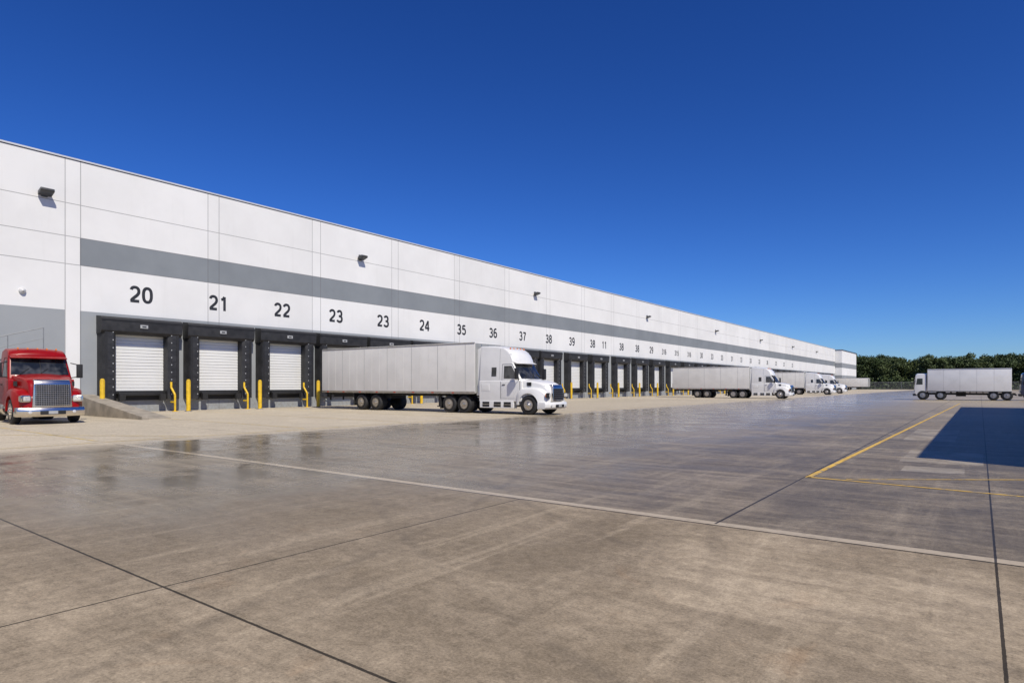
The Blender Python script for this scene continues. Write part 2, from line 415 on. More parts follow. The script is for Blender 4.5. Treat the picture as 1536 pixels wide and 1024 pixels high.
for i, d in enumerate(DOCKS):
    mk('dock_door', DM, wh, (0, d, 0)); mk('dock_shelter', SM, wh, (0, d, 0)); mk('dock_leveler', LM, wh, (0, d, 0))
    if i < 20:
        mk('dock_bumper', BM_, wh, (0.44, d - 1.0, 0)); mk('dock_bumper', BM_, wh, (0.44, d + 1.0, 0))

# numbers: grotesque digits drawn as strokes
def ell(cx, cy, rx, ry, a0, a1, n=18, pw=0.88):
    out = []
    for i in range(n + 1):
        a = math.radians(a0 + (a1 - a0) * i / n); c, s = math.cos(a), math.sin(a)
        out.append((cx + rx * math.copysign(abs(c) ** pw, c), cy + ry * math.copysign(abs(s) ** pw, s)))
    return out
DG = {
 '0': [ell(.23, .40, .20, .37, 0, 360, 32, .8)],
 '1': [[(.28, -.03), (.28, .80)], [(.08, .62), (.19, .66), (.28, .80)]],
 '2': [ell(.23, .56, .19, .21, 165, -25, 18) + [(.34, .36), (.10, .13), (.045, .035)], [(.0, .035), (.44, .035)]],
 '3': [ell(.22, .58, .17, .19, 160, -90, 18), ell(.22, .21, .20, .20, 90, -160, 18), [(.16, .41), (.23, .41)]],
 '4': [[(.32, -.03), (.32, .80)], [(.30, .78), (.0, .23)], [(-.03, .20), (.45, .20)]],
 '5': [[(.41, .735), (.09, .735)], [(.10, .76), (.06, .38)], ell(.22, .24, .20, .23, 140, -155, 20)],
 '6': [ell(.23, .24, .19, .22, 0, 360, 26), ell(.26, .40, .23, .37, 60, 195, 16)],
 '7': [[(.01, .735), (.44, .735)], [(.41, .72), (.28, .45), (.20, .20), (.17, -.03)]],
 '8': [ell(.23, .59, .165, .18, 0, 360, 26), ell(.23, .21, .195, .20, 0, 360, 26)],
 '9': [ell(.23, .55, .19, .22, 0, 360, 26), ell(.20, .38, .23, .37, 15, -120, 16)],
}
def number_mesh(txt, H=1.0, sw=0.158):
    b = B(); adv = .62; W = adv * len(txt) - .16; lay = 0
    for ci, ch in enumerate(txt):
        for st in DG[ch]:
            lay += 1; P = [Vector((x + ci * adv - W / 2, y)) for x, y in st]; closed = (P[0] - P[-1]).length < 1e-4
            if closed: P = P[:-1]
            n = len(P); L, R = [], []
            for i in range(n):
                if closed: d = P[(i + 1) % n] - P[i - 1]
                else: d = P[min(i + 1, n - 1)] - P[max(i - 1, 0)]
                d.normalize(); nn = Vector((-d.y, d.x)) * sw / 2
                for lst, q in ((L, P[i] + nn), (R, P[i] - nn)): lst.append(b.bm.verts.new((0.0006 * lay, q.x * H, q.y * H)))
            for i in range(n if closed else n - 1):
                j = (i + 1) % n; b.face([L[i], L[j], R[j], R[i]], NUM)
    me = b.mesh('dock_number'); return me
NUMS = [('20', 14.85), ('21', 19.1), ('22', 23.3), ('23', 27.5), ('23', 31.8), ('24', 36.2), ('35', 40.7), ('36', 45.1), ('37', 49.75),
        ('38', 54.4), ('39', 59.0), ('38', 63.6), ('11', 66.4), ('38', 70.9), ('38', 75.4), ('29', 79.8), ('316', 84.1), ('315', 88.7), ('316', 93.7),
        ('30', 99), ('33', 104), ('33', 109), ('31', 114.5), ('33', 120), ('33', 126), ('33', 132), ('38', 138), ('33', 145), ('32', 152), ('33', 160)]
cache = {}
for txt, yy in NUMS:
    if txt not in cache: cache[txt] = number_mesh(txt, 1.0 if len(txt) == 2 else .85)
    mk('dock_number', cache[txt], wh, (0.005, yy, 5.86))

b = B(); b.box(0.0, 0.12, -0.12, 0.12, -0.2, 0.2, FIX, 0.01)
b.prism([(0.10, 0.02), (0.52, 0.14), (0.56, 0.05), (0.52, -0.02), (0.10, -0.16)], lambda x, z: 0.28, FIX, 0.02)
LM2 = b.mesh('wall_light')
for yy in (10.5, 29.6, 51.8, 78.3, 105.6, 132.5, 159.7, 187): mk('wall_light', LM2, wh, (0, yy, 10.65))
b = B(); b.lathe([(0.14, 0), (0.14, 0.08), (0.10, 0.14), (0.02, 0.2)], COPING, 16, 'X'); b.obj('security_camera', wh, (0, 9.64, 5.85))

# ------------------------------------------------------------ bollards
b = B(); b.lathe([(0.11, 0), (0.11, 1.62), (0.09, 1.70), (0.04, 1.74)], YEL, 18, 'Z'); b.lathe([(0.19, 0), (0.19, 0.03)], STEEL, 12, 'Z')
BOL = b.mesh('bollard')
b = B(); b.tube((0, 0, 0), (0, 0, 0.9), 0.055, YEL, 12); b.tube((0, 0, 0.9), (-0.22, -0.10, 1.3), 0.055, YEL, 12); b.tube((-0.22, -0.10, 1.3), (-0.22, -0.10, 1.6), 0.055, YEL, 12)
b.tube((0, 0, 0.5), (-0.45, 0, 0.5), 0.045, YEL, 10); b.box(-0.1, 0.1, -0.12, 0.12, 0, 0.03, YEL)
GRD = b.mesh('dock_guard_post')
bpos = [12.4, 16.55, 20.75, 24.85] + [d + 2.2 for d in DOCKS[3:10]] + [d + 2.5 for d in DOCKS[10:]]
for i, yy in enumerate(bpos):
    o = mk('bollard', BOL, None, (-34.35, yy, 0)); tag(o, 'yellow steel bollard standing between dock doors', 'bollard', 'bollards along the dock wall')
    if i > 0:
        o = mk('dock_guard_post', GRD, None, (-34.9, yy - 0.45, 0)); tag(o, 'bent yellow guard post beside a dock door', 'guard post', 'guard posts along the dock wall')

# ------------------------------------------------------------ ramp and stair
b = B()
b.prism([(0, 0), (8.6, 0), (8.6, 0.12), (0, 1.15)], lambda x, z: 0.13, CONC, 0.01)
b.prism([(0, -0.05), (8.3, -0.05), (8.3, 0.03), (0, 0.95)], lambda x, z: 1.15, CONC, 0.0, w2=lambda x, z: 0.135)
o = b.obj('concrete_ramp', None, (-35.99, 11.45, 0)); tag(o, 'sloping concrete ramp wall beside the first dock', 'ramp')
b = B()
X = -35.2
b.tube((X, 6.2, 2.80), (X, 10.25, 4.12), 0.020, STEEL); b.tube((X, 6.2, 2.3), (X, 10.25, 3.62), 0.014, STEEL)
for yy, zz in ((6.4, 2.86), (8.9, 3.68), (10.25, 4.12)): b.tube((X, yy, 0), (X, yy, zz), 0.020, STEEL)
for i in range(16): b.box(-35.95, X, 3.4 + i * .42, 3.68 + i * .42, 0.18 + i * .19, 0.22 + i * .19, STEEL)
b.tube((X, 3.2, 0.05), (X, 10.25, 3.1), 0.045, STEEL)
o = b.obj('steel_stairway'); tag(o, 'grey steel access stairway with thin handrails against the wall', 'stairway')

# ------------------------------------------------------------ vehicles
def wheel_meshes(r, w):
    b = B(); ri = r * 0.60
    b.lathe([(ri, -w / 2 + .02), (r * .9, -w / 2), (r * .985, -w / 2 + .03), (r, -w / 4), (r, w / 4), (r * .985, w / 2 - .03), (r * .9, w / 2), (ri, w / 2 - .02)], BLACK, 32)
    return b.mesh('wheel', 50)
def rim_mesh(r, w, dish):
    b = B(); ri = r * 0.60
    b.lathe([(ri + .01, -w / 2 - .004), (ri - .03, -w / 2 - .004), (ri - .05, -w / 2 + .05), (ri * .55, -w / 2 + (0.09 if dish else -.01)), (ri * .34, -w / 2 + (0.07 if dish else -.03)), (ri * .3, -w / 2 - .05), (ri * .12, -w / 2 - .07)], ALU, 28)
    for i in range(8):
        a = i * math.pi / 4
        b.lathe([(0.018, -w / 2 - .03), (0.018, -w / 2 + .09)], CHROME, 6, 'Y', (math.cos(a) * ri * .46, 0, math.sin(a) * ri * .46))
        a += math.pi / 8
        b.lathe([(0.03, -w / 2 + .040), (0.03, -w / 2 + .1)], DARK, 8, 'Y', (math.cos(a) * ri * .75, 0, math.sin(a) * ri * .75))
    return b.mesh('rim', 40)
TY = wheel_meshes(0.47, 0.26); RIMF = rim_mesh(0.47, 0.26, False)
TD = wheel_meshes(0.45, 0.50); RIMD = rim_mesh(0.45, 0.50, True)
def add_wheel(root, x, y, z, front):
    me, rm = (TY, RIMF) if front else (TD, RIMD)
    rz = 0 if y < 0 else math.pi
    w = mk('wheel', me, root, (x, y, z), (0, 0, rz)); mk('rim', rm, w)

def build_trailer(root, x1, L, z0=1.0, z1=3.6, hw=1.1, axles=None):
    x0 = x1 - L
    b = B()
    b.box(x0, x1, -hw, hw, z0, z1, TRAIL, 0.03)
    for s in (-1, 1):
        n = int(L / .62)
        for i in range(1, n):
            xx = x0 + L * i / n
            b.box(xx - .009, xx + .009, min(s * hw, s * (hw + .005)), max(s * hw, s * (hw + .005)), z0 + .16, z1 - .12, TRAILF if i % 3 == 0 else TRAIL)
        b.box(x0 + .01, x1 - .01, min(s * (hw + .001), s * (hw + .025)), max(s * (hw + .001), s * (hw + .025)), z0 - .02, z0 + .10, ALU)
        b.box(x0 + .01, x1 - .01, min(s * (hw + .001), s * (hw + .02)), max(s * (hw + .001), s * (hw + .02)), z1 - .07, z1 - .02, ALU)
        k = int(L / 1.4)
        for i in range(k):
            xx = x0 + .5 + i * 1.4
            b.box(xx, xx + .16, min(s * (hw + .026), s * (hw + .032)), max(s * (hw + .026), s * (hw + .032)), z0 + .01, z0 + .06, REDL)
    b.box(x1 + .001, x1 + .03, -hw + .03, hw - .03, z0 + .04, z1 - .06, TRAILF)
    for yy in (-.6, 0, .6): b.box(x1 + .03, x1 + .045, yy - .02, yy + .02, z0 + .1, z1 - .1, ALU)
    b.box(x0 - .03, x0 - .001, -hw + .03, -.01, z0 + .05, z1 - .08, TRAIL); b.box(x0 - .03, x0 - .001, .01, hw - .03, z0 + .05, z1 - .08, TRAIL)
    for yy in (-.7, -.25, .25, .7): b.tube((x0 - .05, yy, z0 + .05), (x0 - .05, yy, z1 - .1), .018, ALU)
    tr = b.obj('trailer', root)
    b = B()
    for s in (-1, 1): b.box(x0 + .1, x1 - .1, s * .45 - .05, s * .45 + .05, z0 - .16, z0 - .021, DARK)
    for i in range(int(L / .5)): b.box(x0 + .2 + i * .5, x0 + .26 + i * .5, -hw + .05, hw - .05, z0 - .09, z0 - .022, DARK)
    ax = axles or [x0 + 2.9, x0 + 4.0]
    b.box(ax[0] - .8, ax[-1] + .8, -.6, .6, z0 - .32, z0 - .17, DARK)
    for a in ax: b.tube((a, -.8, .45), (a, .8, .45), .08, DARK)
    for s in (-1, 1): b.box(ax[0] - .62, ax[0] - .60, s * .78 - .27, s * .78 + .27, .25, z0 - .05, BLACK)
    b.obj('underframe', tr)
    b = B()
    b.box(x0 + .02, x0 + .10, -hw + .1, hw - .1, .42, .52, ALU)
    for s in (-1, 1): b.box(x0 + .02, x0 + .10, s * .5 - .04, s * .5 + .04, .5, z0 - .02, DARK)
    b.obj('rear_guard', tr)
    b = B(); lx = x1 - 2.6
    for s in (-1, 1):
        b.box(lx - .06, lx + .06, s * .75 - .06, s * .75 + .06, .32, z0 - .02, DARK); b.box(lx - .12, lx + .12, s * .75 - .12, s * .75 + .12, .28, .33, DARK)
        b.tube((lx, s * .75, .6), (lx + .5, s * .5, z0 - .05), .03, DARK)
    b.tube((lx, -.75, .7), (lx, .75, .7), .03, DARK)
    b.obj('landing_gear', tr)
    for a in ax:
        for s in (-1, 1): add_wheel(root, a, s * .80, .45, False)

def build_tractor(root, paint, sleeper=True, chrome_grille=False):
    one = lambda v: (lambda x, z: v)
    xb = -4.1 if sleeper else -3.3
    cbow = lambda x, z: .15 if x > -2.35 else (.08 if x > -2.6 else 0)
    ccr = lambda x, z: .06 if z > 2.6 else 0
    b = B()
    b.prism([(-1.52, .62), (-1.52, 1.64), (xb, 1.64), (xb, .62)], one(1.02), paint, 0.04)
    if sleeper:
        prof = [(-1.40, 1.60), (-1.98, 2.50), (-1.95, 2.58), (-1.99, 2.76), (-2.10, 2.98), (-2.30, 3.17), (-2.65, 3.30), (-3.1, 3.37), (-3.6, 3.41), (xb, 3.42), (xb, 1.60)]
    else:
        prof = [(-1.58, 1.70), (-1.98, 2.46), (-1.95, 2.53), (-2.0, 2.66), (-2.15, 2.77), (-2.34, 2.83), (-2.9, 2.86), (xb, 2.78), (xb, 1.60), (-1.56, 1.60)]
    wf = lambda x, z: 1.0 - (.06 if sleeper else .10) * (z - 1.62)
    b.shell(prof, wf, paint, 0.055, cbow, ccr)
    cab = b.obj('cab', root, angle=50)
    (xa, za), (xt, zt) = prof[0], prof[1]
    nx, nz = (zt - za), (xa - xt); l = math.hypot(nx, nz); nx /= l; nz /= l
    def P(u, v, e=.014):
        z = za + (zt - za) * u; f = v * (wf(0, z) - .08) / wf(0, z)
        return (xa + (xt - xa) * u + nx * e - .15 * f * f, f * wf(0, z), z + nz * e)
    u0, u1 = 0.14, 0.93
    b = B()
    vs = [i / 8 for i in range(-8, 9)]
    for v0, v1 in zip(vs, vs[1:]):
        f = b.poly([P(u0, v0), P(u0, v1), P(u1, v1), P(u1, v0)], GLASS)
    bmesh.ops.remove_doubles(b.bm, verts=b.bm.verts[:], dist=.0005)
    b.obj('windshield', cab, angle=60)
    for v in (-.75, -.1):
        b = B(); b.tube(P(u0 - .02, v, .03), P(u0 + .3, v + .35, .03), .010, DARK, 6); b.obj('wiper', cab)
    b = B(); b.tube(P(u0, 0, .016), P(u1, 0, .016), .010, DARK, 6); b.obj('window_divider', cab)
    b = B(); b.shell([(xt - .02, zt + .03), (xt + .24, zt - .04), (xt + .25, zt - .01), (xt - .04, zt + .10)], lambda x, z: .88, paint, 0.006, lambda x, z: .15); b.obj('sun_visor', cab)
    zr, xr = (3.24, -2.50) if sleeper else (2.81, -2.28)
    for yy in (-.6, -.3, 0, .3, .6):
        b = B(); b.box(xr, xr + .06, yy - .025, yy + .025, zr - .04, zr + .03, AMBER, 0.008); b.obj('marker_light', cab)
    for s in (-1, 1):
        W = lambda x, z, e=.006: s * (wf(x, z) + e)
        dxw = 0 if sleeper else -.12
        b = B(); pts = [(-1.76 + dxw, 1.74), (-2.06 + dxw, 2.2), (-2.15 + dxw, 2.36), (-2.60, 2.36), (-2.60, 1.74)]
        b.poly([(x, W(x, z), z) for x, z in pts], GLASS)
        dr = B()
        dr.prism([(-1.66, .78), (-1.66, 1.58), (-2.74, 1.58), (-2.74, .78)], (lambda x, z: s * 1.032), paint, 0.006, w2=lambda x, z: s * 1.015)
        for xx in (-1.64, -2.76): dr.box(xx - .008, xx + .008, min(s * 1.015, s * 1.026), max(s * 1.015, s * 1.026), .75, 1.60, DARK)
        for (xa1, za1), (xa2, za2) in zip([(-1.70 + dxw, 1.66), (-2.10 + dxw, 2.44), (-2.70, 2.44)], [(-2.10 + dxw, 2.44), (-2.70, 2.44), (-2.70, 1.66)]):
            dr.tube((xa1, W(xa1, za1, .0), za1), (xa2, W(xa2, za2, .0), za2), .009, DARK, 6)
        door = dr.obj('door', cab); b.obj('window', door)
        h = B(); h.box(-2.66, -2.50, min(s * 1.033, s * 1.055), max(s * 1.033, s * 1.055), 1.42, 1.46, DARK); h.obj('handle', door)
        if sleeper:
            b = B(); b.poly([(x, W(x, z), z) for x, z in [(-3.05, 1.85), (-3.05, 2.3), (-3.35, 2.3), (-3.35, 1.85)]], GLASS); b.obj('sleeper_window', cab)
            b = B()
            b.prism([(-3.45, 1.15), (-3.45, 1.5), (-3.95, 1.5), (-3.95, 1.15)], (lambda x, z: s * 1.03), paint, 0.005, w2=lambda x, z: s * 1.0)
            b.obj('side_hatch', cab)
            b = B(); b.tube((-2.86, W(0, 1.7, 0), 1.70), (-2.86, W(0, 3.2, 0), 3.2), .007, TRAILF, 6); b.obj('panel_seam', cab)
            b = B(); b.prism([(xb - .002, .9), (xb - .24, .9), (xb - .24, 3.2), (xb - .002, 3.30)], (lambda x, z: s * .90), paint, 0.008, w2=lambda x, z: s * .86); b.obj('side_fairing', cab)
        b = B(); mx = -1.66 if sleeper else -1.78
        b.box(mx - .06, mx + .07, min(s * 1.16, s * 1.36), max(s * 1.16, s * 1.36), 1.70, 2.24, DARK, 0.03)
        b.tube((mx - .1, s * .98, 2.28), (mx, s * 1.27, 2.2), .018, DARK); b.tube((mx, s * .98, 1.7), (mx, s * 1.27, 1.76), .018, DARK); b.obj('mirror', cab)
    # hood
    hw = lambda x, z: .94 + (x + 1.55) * (-.17)
    if not sleeper: hw = lambda x, z: .90 + (x + 1.75) * (-.15)
    hb = lambda x, z: .14 if x > -.4 else (.08 if x > -.7 else 0)
    hc = lambda x, z: .10 if z > 1.3 else 0
    hp = [(-1.56, 1.74), (-1.2, 1.71), (-.85, 1.66), (-.5, 1.58), (-.30, 1.50), (-.20, 1.38), (-.14, 1.15), (-.12, .62), (-1.56, .62)] if sleeper else \
         [(-1.78, 1.86), (-1.3, 1.83), (-.85, 1.77), (-.5, 1.70), (-.30, 1.62), (-.20, 1.50), (-.14, 1.2), (-.12, .62), (-1.56, .62), (-1.56, 1.66), (-1.78, 1.70)]
    b = B(); b.shell(hp, hw, paint, 0.08 if sleeper else 0.07, hb, hc); hood = b.obj('hood', root, angle=50)
    for s in (-1, 1):
        b = B()
        for q in range(5): b.box(-1.30 + q * .05, -1.275 + q * .05, min(s * .84, s * .915), max(s * .84, s * .915), 1.38, 1.56, DARK)
        b.obj('hood_vent', hood)
    gw = .60 if chrome_grille else .50; g0, g1 = (.62, 1.62) if chrome_grille else (.66, 1.44)
    b = B()
    b.shell([(-.20, g0), (-.02, g0), (-.05, g1 - .16), (-.10, g1 - .04), (-.18, g1), (-.32, g1)], (lambda x, z: gw * (1.0 - .10 * (z - g0) / (g1 - g0))) , CHROME, 0.025, lambda x, z: .05)
    b.obj('grille', hood)
    gr = B(); wi = gw * .86
    def gx(y, z): return -.02 - .03 * (z - g0) / (g1 - .16 - g0) - .05 * (y / gw) ** 2
    ys = [wi * i / 6 for i in range(-6, 7)]; ga, gb = g0 + .06, g1 - .18
    for y0, y1 in zip(ys, ys[1:]): gr.poly([(gx(y0, ga) + .004, y0, ga), (gx(y1, ga) + .004, y1, ga), (gx(y1, gb) + .004, y1, gb), (gx(y0, gb) + .004, y0, gb)], GRILLE)
    nb = 11 if chrome_grille else 6
    for i in range(nb):
        zz = ga + .04 + (gb - ga - .08) * i / (nb - 1)
        for y0, y1 in zip(ys, ys[1:]): gr.tube((gx(y0, zz) + .012, y0, zz), (gx(y1, zz) + .012, y1, zz), .010 if chrome_grille else .007, ALU, 6)
    if chrome_grille:
        for i in range(15):
            yy = -wi + .04 + (2 * wi - .08) * i / 14; gr.tube((gx(yy, ga) + .012, yy, ga), (gx(yy, gb) + .012, yy, gb), .006, ALU, 6)
    gr.obj('grille_mesh', hood)
    for s in (-1, 1):
        arc = [(-1.15 + .56 * math.cos(a), .47 + .56 * math.sin(a)) for a in [math.pi * (1 - i / 14) for i in range(15)]]
        outer = [(-1.88, .47), (-1.88, .66), (-1.87, .85), (-1.84, 1.02), (-1.76, 1.16), (-1.6, 1.25), (-1.4, 1.30), (-1.15, 1.32), (-.9, 1.31), (-.7, 1.28), (-.5, 1.22), (-.34, 1.12), (-.24, 1.0), (-.19, .82), (-.19, .56)]
        t = bmesh.new()
        def yo_of(x, e): return s * ((1.07 - e) - max(0, (x + .75)) ** 1.5 * .42)
        yi = s * .58
        RR = []
        for (x, z), (ax_, az_) in zip(outer, arc):
            dx, dz = ax_ - x, az_ - z; L_ = math.hypot(dx, dz); ux, uz = dx / L_, dz / L_
            RR.append([t.verts.new(q) for q in ((x, yi, z), (x, yo_of(x, .16), z), (x + ux * .03, yo_of(x, .06), z + uz * .03), (x + ux * .11, yo_of(x, 0), z + uz * .11), (ax_, yo_of(ax_, 0), az_), (ax_, yi, az_))])
        for A, C in zip(RR, RR[1:]):
            for i in range(6): t.faces.new([A[i], C[i], C[(i + 1) % 6], A[(i + 1) % 6]])
        t.faces.new(RR[0]); t.faces.new(RR[-1][::-1])
        bmesh.ops.recalc_face_normals(t, faces=t.faces[:])
        b = B(); b.merge(t, paint); b.obj('fender', hood, angle=45)
        b = B()
        hx = -.235
        t = bmesh.new(); bmesh.ops.create_cube(t, size=1); bmesh.ops.bevel(t, geom=t.edges[:], offset=.12, segments=3, affect='EDGES')
        M = Matrix.Translation((hx + .05, s * .79, .93)) @ Matrix.Rotation(-s * .32, 4, 'Z') @ Matrix.Diagonal((.16, .34, .24, 1)); b.merge(t, CHROME if chrome_grille else DARK, M)
        t = bmesh.new(); bmesh.ops.create_cube(t, size=1); bmesh.ops.bevel(t, geom=t.edges[:], offset=.12, segments=3, affect='EDGES')
        M = Matrix.Translation((hx + .08, s * .765, .93)) @ Matrix.Rotation(-s * .32, 4, 'Z') @ Matrix.Diagonal((.14, .22, .18, 1)); b.merge(t, LAMPG, M)
        t = bmesh.new(); bmesh.ops.create_cube(t, size=1); bmesh.ops.bevel(t, geom=t.edges[:], offset=.12, segments=3, affect='EDGES')
        M = Matrix.Translation((hx + .045, s * .915, .93)) @ Matrix.Rotation(-s * .5, 4, 'Z') @ Matrix.Diagonal((.12, .07, .17, 1)); b.merge(t, AMBER, M)
        b.obj('headlight', hood)
        b = B()
        if sleeper:
            b.prism([(-2.0, .30), (-2.0, .66), (-4.05, .66), (-4.05, .30)], (lambda x, z: s * 1.03), paint, 0.02, w2=lambda x, z: s * .70)
            for xx in (-2.15, -2.75, -3.45): b.box(xx - .42, xx, min(s * 1.028, s * 1.036), max(s * 1.028, s * 1.036), .35, .60, DARK)
            for xx in (-2.15, -2.75, -3.45): b.box(xx - .42, xx, min(s * 1.028, s * 1.06), max(s * 1.028, s * 1.06), .455, .485, ALU)
            b.obj('side_skirt', cab)
        else:
            b.lathe([(.05, 0), (.27, .01), (.28, .03), (.28, .87), (.27, .89), (.05, .9)], CHROME, 24, 'X', (-3.2, s * .78, .55)); b.box(-2.25, -1.95, min(s * .7, s * 1.03), max(s * .7, s * 1.03), .32, .36, ALU); b.box(-2.25, -1.95, min(s * .7, s * 1.03), max(s * .7, s * 1.03), .55, .62, ALU)
            b.obj('fuel_tank', cab)
            b = B(); b.tube((-3.42, s * .72, .8), (-3.42, s * .72, 2.7), .055, CHROME, 14); b.obj('exhaust_stack', cab)
    b = B(); bm_ = CHROME if chrome_grille else paint
    b.shell([(-.46, .28), (-.08, .28), (0, .36), (.01, .50), (-.03, .62), (-.46, .62)], one(1.03), bm_, 0.03, lambda x, z: .20)
    b.box(.005, .016, -.38, .38, .36, .50, DARK, .003)
    for s in (-1, 1): b.lathe([(.055, -.08), (.055, .0), (.04, .008)], LAMPG, 14, 'X', (-.055, s * .66, .45))
    b.box(.016, .022, -.14, .14, .38, .49, PLAQ)
    b.obj('bumper', root, angle=50)
    b = B(); xe = -6.7 if sleeper else -6.2
    for s in (-1, 1): b.box(xe, -.5, s * .38 - .05, s * .38 + .05, .56, .74, DARK)
    b.box(-5.9, -5.0, -.45, .45, .80, .94, DARK, .03); b.tube((-1.15, -.8, .47), (-1.15, .8, .47), .07, DARK)
    b.box(-1.7, -.5, -.45, .45, .4, .75, DARK); b.box(-4.0, -1.5, -.6, .6, .4, .6, DARK)
    ax = (-5.05, -6.05) if sleeper else (-4.7, -5.7)
    for a in ax: b.tube((a, -.8, .45), (a, .8, .45), .09, DARK)
    b.box(xe, xe + .05, -1.0, 1.0, .5, .62, DARK)
    for s in (-1, 1): b.box(ax[1] - .60, ax[1] - .57, s * .8 - .26, s * .8 + .26, .2, .8, BLACK)
    b.obj('chassis', root)
    for s in (-1, 1):
        add_wheel(root, -1.15, s * .90, .47, True)
        for a in ax: add_wheel(root, a, s * .80, .45, False)

t1 = empty('semi_truck', (-16.1, 25.3, 0), math.radians(2.4), 'white sleeper semi truck with long white trailer at the docks', 'truck')
build_tractor(t1, WHITE); build_trailer(t1, -4.3, 11.8, 1.0, 3.6, 1.1, [-12.7, -11.5])
t2 = empty('semi_truck', (-15.9, 71.3, 0), math.radians(1.0), 'white semi truck with white trailer parked at far docks', 'truck', 'white semi trucks parked at the docks')
build_tractor(t2, WHITE); build_trailer(t2, -4.3, 8.7, 1.0, 3.5, 1.1)
t3 = copy_thing(t2, (-17.4, 105.0, 0), math.radians(1)); tag(t3, 'white semi truck with white trailer parked further along docks')
t4 = copy_thing(t2, (-18.8, 124.0, 0), math.radians(1)); tag(t4, 'white semi truck with white trailer parked further along docks')
rt = empty('semi_truck', (-26.8, 8.1, 0), math.radians(-4), 'red day cab semi truck with large chrome grille', 'truck')
build_tractor(rt, RED, False, True)
tt = empty('semi_trailer', (-25.8, 206, 0), 0, 'white box trailer parked alone near the warehouse end', 'trailer', 'parked box trailers')
build_trailer(tt, 0, 9.5, 1.0, 3.6)
t5 = copy_thing(tt, (-27.5, 222, 0), 0)

def build_box_truck(root, paint, bodym, L=6.5):
    one = lambda v: (lambda x, z: v)
    b = B(); b.shell([(0, .45), (.02, 1.25), (-.10, 2.45), (-.25, 2.6), (-1.05, 2.6), (-1.05, .45)], one(.95), paint, 0.05, lambda x, z: .08 if x > -.5 else 0, lambda x, z: .05 if z > 2.5 else 0); cab = b.obj('cab', root, angle=50)
    b = B()
    wsx = lambda y, z: .02 - .12 * (z - 1.25) / 1.2 - .08 * (y / .95) ** 2 + .012
    ys = [-.82 + 1.64 * i / 8 for i in range(9)]
    for y0, y1 in zip(ys, ys[1:]): b.poly([(wsx(y0, 1.38), y0, 1.38), (wsx(y1, 1.38), y1, 1.38), (wsx(y1, 2.16), y1, 2.16), (wsx(y0, 2.16), y0, 2.16)], GLASS)
    b.obj('windshield', cab)
    for s in (-1, 1):
        b = B(); b.poly([(x, s * .957, z) for x, z in [(-.22, 1.5), (-.30, 2.1), (-.75, 2.1), (-.75, 1.5)]], GLASS); b.obj('window', cab)
        b = B(); b.box(-.04, .02, s * .7 - .14, s * .7 + .14, .75, .92, LAMPG, .01); b.obj('headlight', cab)
        b = B(); b.box(-.1, .0, min(s * 1.05, s * 1.2), max(s * 1.05, s * 1.2), 1.5, 1.9, DARK, .02); b.tube((-.2, s * .95, 1.85), (-.05, s * 1.1, 1.8), .02, DARK); b.obj('mirror', cab)
    b = B(); b.box(-.2, .08, -.96, .96, .38, .60, DARK, .03); b.obj('bumper', root)
    b = B(); x1 = -1.15; x0 = x1 - L
    b.box(x0, x1, -1.05, 1.05, .80, 3.02, bodym, .03)
    for s in (-1, 1):
        b.box(x0, x1, min(s * 1.051, s * 1.07), max(s * 1.051, s * 1.07), .78, .86, DARK)
        b.box(x0 + .01, x1 - .01, min(s * 1.051, s * 1.062), max(s * 1.051, s * 1.062), 2.95, 3.0, ALU)
        for i in range(1, 5): xx = x0 + L * i / 5; b.box(xx - .006, xx + .006, min(s * 1.05, s * 1.053), max(s * 1.05, s * 1.053), .9, 2.92, TRAILF)
    b.obj('cargo_box', root)
    b = B()
    for s in (-1, 1): b.box(x0 - .3, -.3, s * .4 - .05, s * .4 + .05, .5, .7, DARK)
    b.box(x0 - .35, x0 - .3, -.9, .9, .45, .6, DARK); b.box(-4.2, -3.4, -.9, -.5, .35, .75, DARK)
    for i in range(int(L / .5) - 1): b.box(x0 + .1 + i * .5, x0 + .16 + i * .5, -1, 1, .66, .775, DARK)
    b.obj('chassis', root)
    for a in (-.75, -2.2, x0 + 1.35, x0 + .35):
        for s in (-1, 1): add_wheel(root, a, s * .76, .45, False)
bt = empty('box_truck', (-5.3, 74.8, 0), math.pi, 'white box truck with blunt cab parked on open yard', 'truck')
build_box_truck(bt, WHITE, WHITE)
bt2 = empty('box_truck', (3.0, 76.5, 0), math.pi, 'dark blue box truck parked behind the white one', 'truck')
build_box_truck(bt2, NAVY, NAVY, 5.0)

b = B(); b.box(3.28, 24, 12.7, 48.4, -0.2, 5.0, mat_block()); b.box(3.23, 24.05, 12.65, 48.45, 5.0, 5.1, COPING)
o = b.obj('service_building'); tag(o, 'low flat roofed service building beside the truck yard', 'building')

# ------------------------------------------------------------ fence
fe = empty('chain_link_fence', (0, 256, 0), 0, 'long grey chain link fence before the tree line', 'fence')
b = B(); b.poly([(-90, 0, 0), (90, 0, 0), (90, 0, 2.6), (-90, 0, 2.6)], mat_fence()); b.obj('fence_mesh', fe)
b = B(); b.tube((-90, 0.05, 2.62), (90, 0.05, 2.62), .04, STEEL); b.tube((-90, .05, .15), (90, .05, .15), .03, STEEL); b.obj('rail', fe)
b = B(); b.tube((0, .06, 0), (0, .06, 2.8), .06, STEEL); pm = b.mesh('post')
for i in range(46): mk('post', pm, fe, (-90 + i * 4, 0, 0))

